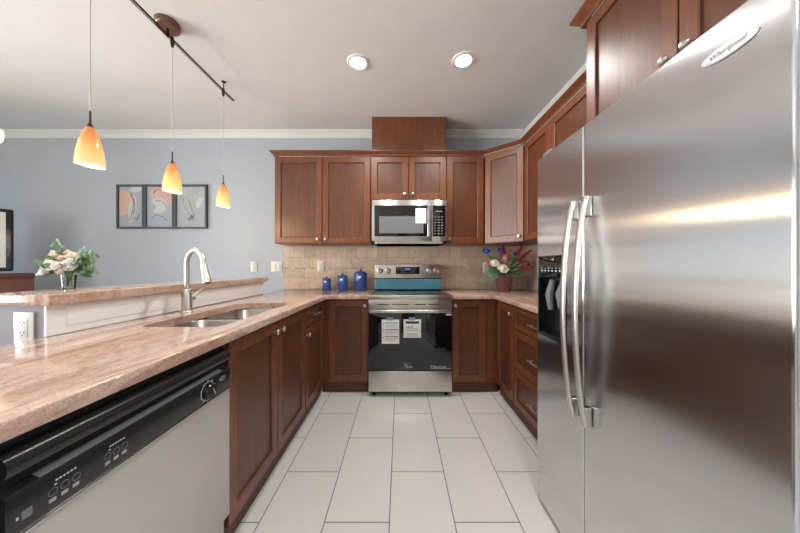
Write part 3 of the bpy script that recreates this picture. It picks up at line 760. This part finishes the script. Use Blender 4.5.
def pendant(y, zb, label):
    """zb: height of the bottom of the shade"""
    t_ = thing('pendant_light', label, 'pendant light', (TX, y, zb), 0, 'amber glass pendants over the bar')
    zt = TZ-zb
    MB().tube([(0, 0, zt+.012), (0, 0, zt-.03), (0, 0, zt-.055)], [.009, .011, .006], 12).build('rail_connector', 'bronze', t_)
    MB().tube([(0, 0, zt-.05), (0, 0, .261)], .0022, 8).build('cord', 'cord_grey', t_)
    MB().tube([(0, 0, .262), (0, 0, .205), (0, 0, .193), (0, 0, .184)], [.0035, .004, .009, .013], 16).build('socket', 'bronze', t_)
    prof = [(.011, .186), (.018, .176), (.029, .148), (.039, .108), (.046, .070), (.050, .030), (.0505, .0)]
    ls = []; n = 36
    for side in (0, 1):
        for r, h_ in (prof if side == 0 else prof[::-1]):
            rr = r-(.004 if side else 0)
            tilt = .10*max(0, 1-h_/.12)
            ls.append([Vector((rr*math.cos(2*PI*k/n), rr*math.sin(2*PI*k/n), h_-tilt*rr*math.cos(2*PI*k/n))) for k in range(n)])
    MB().loops(ls, False, False).build('shade', 'amber_glass', t_)
    MB().ball((0, 0, .07), .018, 16).build('bulb', 'bulb_glow', t_)
    l = bpy.data.lights.new('pendant_lamp', 'POINT'); l.energy = PENDANT_POWER; l.shadow_soft_size = .05; l.color = (1, .72, .42)
    o = bpy.data.objects.new('pendant_lamp', l); COL.objects.link(o); o.location = (0, 0, -.03); o.parent = t_
pendant(1.275, 1.668, 'leftmost amber glass pendant lamp, in front of the bare blue wall')
pendant(1.735, 1.672, 'middle amber glass pendant lamp, in front of the framed pictures')
pendant(2.235, 1.69, 'rightmost amber glass pendant lamp, near the wall right of the pictures')

ch = thing('chandelier', 'white glass chandelier shade at the left edge in the living room', 'chandelier', (-3.30, 2.0, 2.095))
MB().lathe([(.06, -.001), (.06, -.02), (.01, -.03)], (0, 0, ZC-2.07)).tube([(0, 0, ZC-2.10), (0, 0, -.12)], .008, 10).build('stem', 'bronze', ch)
for k in range(3):
    a = k*2*PI/3; c_, s_ = math.cos(a), math.sin(a)
    m = MB().tube([(0, 0, -.10), (c_*.08, s_*.08, -.13), (c_*.16, s_*.16, -.10), (c_*.2, s_*.2, -.03), (c_*.2, s_*.2, .0)], .006, 8)
    arm = m.build('arm', 'bronze', ch)
    MB().lathe([(.015, .0), (.045, .02), (.066, .06), (.070, .10), (.066, .135), (.062, .135), (.064, .10), (.060, .062), (.04, .025), (.001, .008)], (c_*.2, s_*.2, 0), 24).build('shade', 'opal_glass', arm)

# ------------------------------------------------------------ wall plates
def plate(x, z, w, h, kind, label, y=YB-.001, mat='white_plastic'):
    t_ = MB().box(-w/2, w/2, -.006, 0, -h/2, h/2, .002).build('outlet' if kind == 'outlet' else 'light_switch', mat, smooth=True)
    t_.location = (x, y, z); tag(t_, label, 'outlet' if kind == 'outlet' else 'switch')
    if kind == 'outlet':
        f = MB().box(-.0175, .0175, -.0085, -.0062, -.036, .036, .002).build('receptacle', mat, t_)
        m = MB()
        for s_ in (-1, 1):
            m.box(-.008, -.0055, -.009, -.0086, s_*.019-.001, s_*.019+.007); m.box(.0055, .008, -.009, -.0086, s_*.019-.001, s_*.019+.006)
            m.lathe([(.0028, 0), (.001, .0004)], axis='y', n=10)
            for v in m.bm.verts:
                if abs(v.co.x) < .004 and abs(v.co.y) < .003 and abs(v.co.z) < .004: v.co = Vector((v.co.x, -.0087, v.co.z+s_*.019-.009))
        m.build('slots', 'slot_dark', f, smooth=False)
        MB().lathe([(.003, 0), (.001, .001)], (0, -.0062, .05), axis='y', n=10).build('screw', 'nickel', t_)
    else:
        n_ = 2 if w > .1 else 1
        for k in range(n_):
            xx = (k-(n_-1)/2)*.046
            MB().box(xx-.0165, xx+.0165, -.010, -.0062, -.033, .033, .002).build('rocker', mat, t_)
    return t_
plate(-1.69, 1.185, .075, .118, 'outlet', 'white outlet on the blue wall just left of the double switch')
plate(-1.425, 1.185, .128, .118, 'switch', 'white double rocker switch at the left edge of the tan backsplash')
plate(-.915, 1.19, .073, .118, 'outlet', 'almond outlet on the tan backsplash above the smallest blue canister', YB-.0145)
plate(.99, 1.175, .073, .118, 'outlet', 'white outlet on the tan backsplash behind the flower pot', YB-.0145)
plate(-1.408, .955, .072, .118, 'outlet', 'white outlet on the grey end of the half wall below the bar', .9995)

# ------------------------------------------------------------ canisters
def canister(x, y, r, h, label):
    t_ = thing('canister', label, 'canister', (x, y, CT+.0005), 0, 'blue canisters left of the range')
    MB().lathe([(r*.96, 0), (r, .004), (r, h*.80), (r*.97, h*.82)], n=32).build('jar', 'canister_blue', t_)
    lid = MB().lathe([(r*1.04, h*.822), (r*1.05, h*.84), (r*1.0, h*.87), (r*.75, h*.92), (r*.35, h*.955), (r*.12, h*.965)], n=32).build('lid', 'canister_blue', t_)
    MB().ball((0, 0, h*1.0), r*.20, 12, (1, 1, .8)).lathe([(r*.12, h*.955), (r*.10, h*.985)], n=12).build('lid_knob', 'canister_blue', lid)
    m = MB(); hp = []
    for k in range(20):
        a = 2*PI*k/20; hx = .016*math.sin(a)**3; hz = .0013*(13*math.cos(a)-5*math.cos(2*a)-2*math.cos(3*a)-math.cos(4*a))*.75
        hp.append((hx*r*16, hz*r*16))
    m.loops([[Vector((px, -math.sqrt(max(0, (r+.001)**2-px*px)), h*.66+pz)) for px, pz in hp], [Vector((px*.2, -r-.0012, h*.66+pz*.2)) for px, pz in hp]], False, True)
    m.build('heart_motif', 'heart_pale', t_)
canister(-.808, 2.93, .048, .150, 'smallest of the three blue lidded canisters on the back counter')
canister(-.632, 2.93, .056, .185, 'middle sized blue lidded canister between its two neighbours')
canister(-.435, 2.93, .069, .225, 'largest of the three blue lidded canisters, next to the range')

# ------------------------------------------------------------ flowers
def rose(m, c, r, n=3, seed=0, up=(0, 0, 1)):
    m.ball(c, r*.6, 10); rd_ = random.Random(seed); q = Vector((0, 0, 1)).rotation_difference(Vector(up)).to_matrix()
    for layer in range(n+1):
        rr = r*(.25+.75*layer/n); cnt = 3+layer*2
        for k in range(cnt):
            a = 2*PI*k/cnt+layer*.7+rd_.uniform(-.2, .2); open_ = .25+.75*layer/n
            pts = []
            N1, N2 = 5, 4
            grid = []
            for i in range(N1):
                row = []
                for j in range(N2):
                    u = (i/(N1-1)-.5)*2*(PI/cnt*1.35); v_ = j/(N2-1)
                    rad = rr*(.35+.65*v_*open_+.12*v_*v_*open_)*(1-.10*(u*cnt/PI)**2*v_)
                    z = r*(.75*v_*(1.15-.55*open_) - .25*open_*max(0, v_-.7)) - r*.25*(layer/n)
                    row.append(q @ Vector((rad*math.cos(a+u), rad*math.sin(a+u), z))+Vector(c))
                grid.append(row)
            vs = [[m.bm.verts.new(p) for p in row] for row in grid]
            for i in range(N1-1):
                for j in range(N2-1): m.bm.faces.new((vs[i][j], vs[i+1][j], vs[i+1][j+1], vs[i][j+1]))
    return m
def leaf(m, c, d, L, wd, up=(0, 0, 1), bend=.2):
    d = Vector(d).normalized(); s_ = d.cross(Vector(up)).normalized(); u = s_.cross(d)
    prev = None
    for i in range(7):
        t_ = i/6; w_ = wd*math.sin(PI*min(1, t_*.93+.07))**.8; p = Vector(c)+d*L*t_+u*(-bend*L*t_*t_)
        row = [m.bm.verts.new(p-s_*w_/2), m.bm.verts.new(p-u*w_*.12), m.bm.verts.new(p+s_*w_/2)]
        if prev:
            m.bm.faces.new((prev[0], prev[1], row[1], row[0])); m.bm.faces.new((prev[1], prev[2], row[2], row[1]))
        prev = row
    return m
rn = random.Random(3)
# living-room side: glass vase with white roses on the bar
vs_ = thing('flower_vase', 'clear glass vase on the granite bar ledge', 'vase', (-1.562, 1.255, 1.0805))
MB().lathe([(.019, 0), (.022, .004), (.022, .02), (.026, .065), (.0235, .065), (.0195, .02), (.018, .008), (.001, .008)], n=28).build('glass', 'vase_glass', vs_)
bq = thing('rose_bouquet', 'bouquet of white and peach roses with eucalyptus in the glass vase', 'flowers', (-1.562, 1.255, 1.0805))
bq.scale = (.82, .82, 1.0)
m = MB()
for k in range(9):
    a = k*2.4; m.tube([(.012*math.cos(a), .012*math.sin(a), .012), (-.016*math.cos(a), .01*math.sin(a), .07), (.05*math.cos(a)*-1, .04*math.sin(a), .12)], .0022, 6)
m.build('stems', 'stem_green', bq)
for i, (x, y, z, r, mt) in enumerate([(-.085, -.03, .10, .033, 'petal_white'), (-.045, -.05, .115, .034, 'petal_white'), (.0, -.055, .105, .036, 'petal_white'), (-.06, -.02, .15, .030, 'petal_peach'),
        (-.02, -.02, .14, .028, 'petal_peach'), (.045, -.03, .125, .032, 'petal_white'), (.02, .0, .155, .030, 'petal_cream'), (-.03, .02, .165, .030, 'petal_peach'), (.055, .01, .145, .026, 'petal_cream'),
        (-.10, -.01, .12, .028, 'petal_white'), (.0, .03, .145, .03, 'petal_white'), (-.085, .03, .13, .03, 'petal_white'), (.03, -.06, .085, .022, 'petal_peach'), (-.085, -.04, .085, .026, 'petal_white'), (-.05, -.07, .08, .03, 'petal_white'), (-.09, .0, .165, .024, 'petal_white'), (.06, -.04, .10, .028, 'petal_white')]):
    rose(MB(), (x, y, z), r, 3, i, (x*4, y*5-.4, 1)).build('rose', mt, bq)
m = MB()
for k in range(60):
    a = rn.uniform(0, 2*PI); r = rn.uniform(.03, .11)
    leaf(m, (r*math.cos(a)*.9-.02, r*math.sin(a)*.5, rn.uniform(.07, .13)), (math.cos(a), math.sin(a)*.6, rn.uniform(-.4, .6)), rn.uniform(.035, .06), .02, (.3, -1, rn.uniform(.2, .8)))
m.build('leaves', 'leaf_green', bq)
m = MB(); mt_ = MB()
for br, (ex, ez) in enumerate([(.17, .165), (.15, .12), (.13, .18), (-.06, .215), (.165, .095)]):
    mt_.tube([(0, 0, .08), (ex*.5, -.01, .08+(ez-.08)*.6), (ex, -.01, ez)], .0016, 6)
    for k in range(9):
        u = .45+.55*k/8; p = (ex*u, -.01, .08+(ez-.08)*(.2+u*.8)); s_ = 1 if k % 2 else -1
        rot = Matrix.Rotation(rn.uniform(-.5, .5), 3, 'X') @ Matrix.Rotation(rn.uniform(-.6, .6), 3, 'Y')
        m.ball((p[0]+rn.uniform(-.012, .012), p[1]+rn.uniform(-.015, .015), p[2]+s_*rn.uniform(.008, .022)), rn.uniform(.010, .015), 10, (1, .12, .85), rot)
m.build('eucalyptus_leaves', 'leaf_green', bq); mt_.build('eucalyptus_stems', 'stem_green', bq)

# right corner: burgundy fluted pot with mixed flowers
pt = thing('flower_pot', 'dark red fluted flower pot in the right corner of the counter', 'pot', (1.125, 2.87, CT+.0005))
MB().lathe([(.060, 0), (.064, .004), (.084, .135), (.092, .150), (.094, .160), (.088, .160), (.080, .14), (.001, .13)], n=96, wob=.025, lobes=24).build('pot_body', 'pot_red', pt)
mf = thing('flower_arrangement', 'mixed flower arrangement with blue, pink, cream and red blooms in the fluted pot', 'flowers', (1.125, 2.87, CT+.135))
mf.scale = (1.07, 1.07, 1.07)
m = MB(); tips = [(-.19, -.02, .26), (-.035, .02, .28), (.10, .0, .24), (-.12, -.05, .17), (-.05, -.10, .13), (.0, -.08, .20), (.16, -.02, .2), (.22, 0, .12), (-.2, -.02, .08)]
for x, y, z in tips: m.tube([(0, 0, .01), (x*.4, y*.5, z*.6), (x, y, z)], .0025, 6)
m.build('stems', 'stem_green', mf)
for i, (x, y, z, r, mt, nm) in enumerate([(-.02, -.08, .20, .062, 'petal_pink', 'pink_bloom'), (-.06, -.12, .10, .050, 'petal_cream', 'cream_bloom'), (-.125, -.08, .155, .042, 'petal_cream', 'cream_bloom'),
        (-.19, -.03, .275, .036, 'petal_blue', 'blue_bloom'), (-.035, 0, .285, .034, 'petal_blue', 'blue_bloom'), (.115, -.02, .24, .034, 'petal_blue', 'blue_bloom'), (.13, -.06, .15, .035, 'petal_coral', 'coral_bloom'), (.215, -.02, .15, .032, 'petal_red', 'red_bloom')]):
    rose(MB(), (x, y, z), r, 4, i+20, (x, -.9, .7)).build(nm, mt, mf)
for cx, (dx, dz), mt, L_ in [(.03, (.22, .17), 'petal_red', .20), (.0, (-.05, .28), 'petal_red', .15), (-.05, (-.25, .07), 'petal_coral', .15), (.06, (.2, -.03), 'petal_coral', .16), (.05, (.12, .25), 'petal_red', .17), (.1, (.2, .08), 'petal_coral', .1)]:
    m = MB(); d0 = Vector((dx, -.03, dz)).normalized(); base = Vector((cx, -.05, .12))
    if dz > .1: base = base+d0*.05
    m.tube([base, base+d0*L_], .002, 6)
    for k in range(26):
        u = k/25; p = base+d0*L_*u; a = k*2.4
        dd = d0*.8+Vector((math.cos(a), math.sin(a)*.4, math.sin(a+.5)))*.6
        leaf(m, p, dd, .046*(1.15-u*.6), .014, (.1, -1, .3))
    m.build('feathery_spray', mt, mf)
m = MB()
for k in range(170):
    a = rn.uniform(0, 2*PI); z = rn.uniform(.01, .2); r = rn.uniform(.02, .13)
    leaf(m, (r*math.cos(a), r*math.sin(a)*.5-.03, z), (math.cos(a), math.sin(a)*.5-.2, rn.uniform(-.3, .7)), rn.uniform(.045, .085), .016, (rn.uniform(-.3, .3), -1, rn.uniform(.1, .8)))
m.build('leaves', 'leaf_green', mf)
m = MB()
for k in range(40):
    s_ = -1 if k % 2 else 1
    leaf(m, (s_*rn.uniform(.0, .12), -.06, rn.uniform(.01, .07)), (s_, rn.uniform(-.5, .2), rn.uniform(-.3, .3)), rn.uniform(.07, .12), .009, (.1, -1, .4))
m.build('fern_sprigs', 'leaf_pale', mf)

# ------------------------------------------------------------ framed pictures
def picture(x0, x1, label, kind):
    w, h = x1-x0, .507
    t_ = thing('framed_picture', label, 'picture', (x0, YB-.001, 1.622), 0, 'three framed prints in a row on the blue wall')
    f = .020
    ls = []
    for ins, y in ((0, 0), (0, -.024), (.002, -.026), (f, -.026), (f+.003, -.010)):
        ls.append([Vector((ins, y, ins)), Vector((w-ins, y, ins)), Vector((w-ins, y, h-ins)), Vector((ins, y, h-ins))])
    MB().loops(ls, False, False).build('frame', 'frame_grey', t_, smooth=False)
    pr = MB().box(f, w-f, -.010, -.001, f, h-f).build('print', 'art_grey', t_, smooth=False)
    def blob(cx, cz, rx, rz, y=-.0105, a0=0, a1=2*PI, n=26, rot=0):
        pts = []
        for k in range(n):
            a = a0+(a1-a0)*k/(n-1 if a1-a0 < 6 else n); px = rx*math.cos(a); pz = rz*math.sin(a)
            qx, qz = px*math.cos(rot)-pz*math.sin(rot), px*math.sin(rot)+pz*math.cos(rot)
            pts.append(Vector((min(max(cx+qx, f+.004), w-f-.004), y, min(max(cz+qz, f+.004), h-f-.004))))
        return MB().loops([pts, [p+Vector((0, -.0004, 0)) for p in pts]])
    def line(pts, r=.003, y=-.012, mat='art_dark'): MB().tube([(a, y, b_) for a, b_ in pts], r, 6).build('drawn_line', mat, pr)
    if kind == 0:
        blob(.045, .30, .13, .155).build('painted_shape', 'art_orange', pr)
        blob(.175, .22, .045, .16, -.0112, rot=-.12).build('painted_shape', 'art_cream', pr)
        blob(.22, .455, .07, .035, -.0112, rot=.2).build('painted_shape', 'art_cream', pr)
        line([(.16, .40), (.19, .3), (.18, .2), (.15, .12)]); line([(.12, .12), (.15, .10), (.19, .13), (.23, .1), (.26, .17)]); line([(.19, .36), (.205, .25), (.19, .16)])
    elif kind == 1:
        blob(.23, .37, .10, .12).build('painted_shape', 'art_orange', pr)
        blob(.13, .40, .07, .08, -.0112).build('painted_shape', 'art_orange', pr)
        blob(.16, .27, .10, .09, -.0118).build('painted_shape', 'art_cream', pr)
        blob(.075, .25, .05, .05, -.0122).build('painted_shape', 'art_blue', pr)
        blob(.18, .10, .12, .06, -.0112).build('painted_shape', 'art_blue', pr)
        line([(.12, .31), (.16, .33), (.2, .31), (.24, .28), (.25, .24)], y=-.0135); line([(.08, .12), (.13, .16), (.2, .14), (.26, .09)], y=-.0135); line([(.1, .4), (.13, .45), (.2, .44)], y=-.0135)
    else:
        for cx, cz in ((.08, .475), (.12, .44), (.165, .49), (.22, .485), (.11, .40)): blob(cx, cz, .014, .012).build('painted_shape', 'art_cream', pr)
        line([(.19, .10), (.15, .17), (.11, .24), (.085, .30), (.09, .35), (.12, .36), (.155, .33), (.18, .26), (.2, .18), (.23, .13), (.2, .07), (.13, .05)], .006, mat='art_cream')
        blob(.19, .13, .05, .022, rot=.7).build('painted_shape', 'art_dark', pr)
        blob(.22, .09, .045, .02, -.0112, rot=.6).build('painted_shape', 'art_blue', pr)
        blob(.28, .30, .03, .07, -.0108, rot=-.4).build('painted_shape', 'art_cream', pr)
picture(-3.262, -2.945, 'left of the three dark framed prints, with an orange disc', 0)
picture(-2.942, -2.600, 'middle of the three dark framed prints, with soft pink shapes', 1)
picture(-2.597, -2.222, 'right of the three dark framed prints, grey with a pale loop', 2)

# ------------------------------------------------------------ console and television
cs = thing('media_console', 'reddish brown wooden console standing before the blue wall at the left edge', 'console', (-3.62-.53, 2.66-.848, 0), math.radians(58))
MB().box(0, 1.0, .0, .40, 1.082, 1.11, .004).build('top', 'console_wood', cs)
MB().box(.02, .98, .015, .39, .06, 1.0815, .002).build('body', 'console_wood', cs)
for k in range(2):
    d = MB().box(.03+k*.475, .495+k*.475, .0, .0145, .08, 1.06, .003).build('door', 'console_wood', cs)
    MB().ball((.46+k*.08, -.012, .6), .012).build('knob', 'nickel', d)
for x_ in (.04, .96):
    for y_ in (.04, .36): MB().box(x_-.02, x_+.02, y_-.02, y_+.02, 0, .0595).build('leg', 'console_wood', cs, smooth=False)
tv = thing('television', 'black flat screen television standing on the wooden console', 'television', (-4.077, 2.231, 1.1105), math.radians(58))
MB().lathe([(.14, 0), (.14, .006), (.12, .012), (.02, .016)], n=36).build('stand_base', 'nickel', tv)
MB().box(-.05, .05, .005, .035, .016, .10).build('stand_neck', 'black_plastic', tv, smooth=False)
MB().box(-.475, .475, -.03, .035, .03, .635, .018, 4).build('housing', 'black_plastic', tv)
MB().box(-.43, .43, -.0312, -.0295, .065, .60, .001).build('screen', 'tv_reflection_glow', tv, smooth=False)
cbl = MB().tube([(-3.93, 2.30, 1.1145), (-3.80, 2.47, 1.1145), (-3.70, 2.62, 1.1145), (-3.70, 2.68, 1.1145), (-3.78, 2.71, 1.1145), (-3.88, 2.66, 1.1145)], .0035, 8).build('power_cable', 'black_satin')
tag(cbl, 'thin black cable lying on the console beside the television', 'cable')
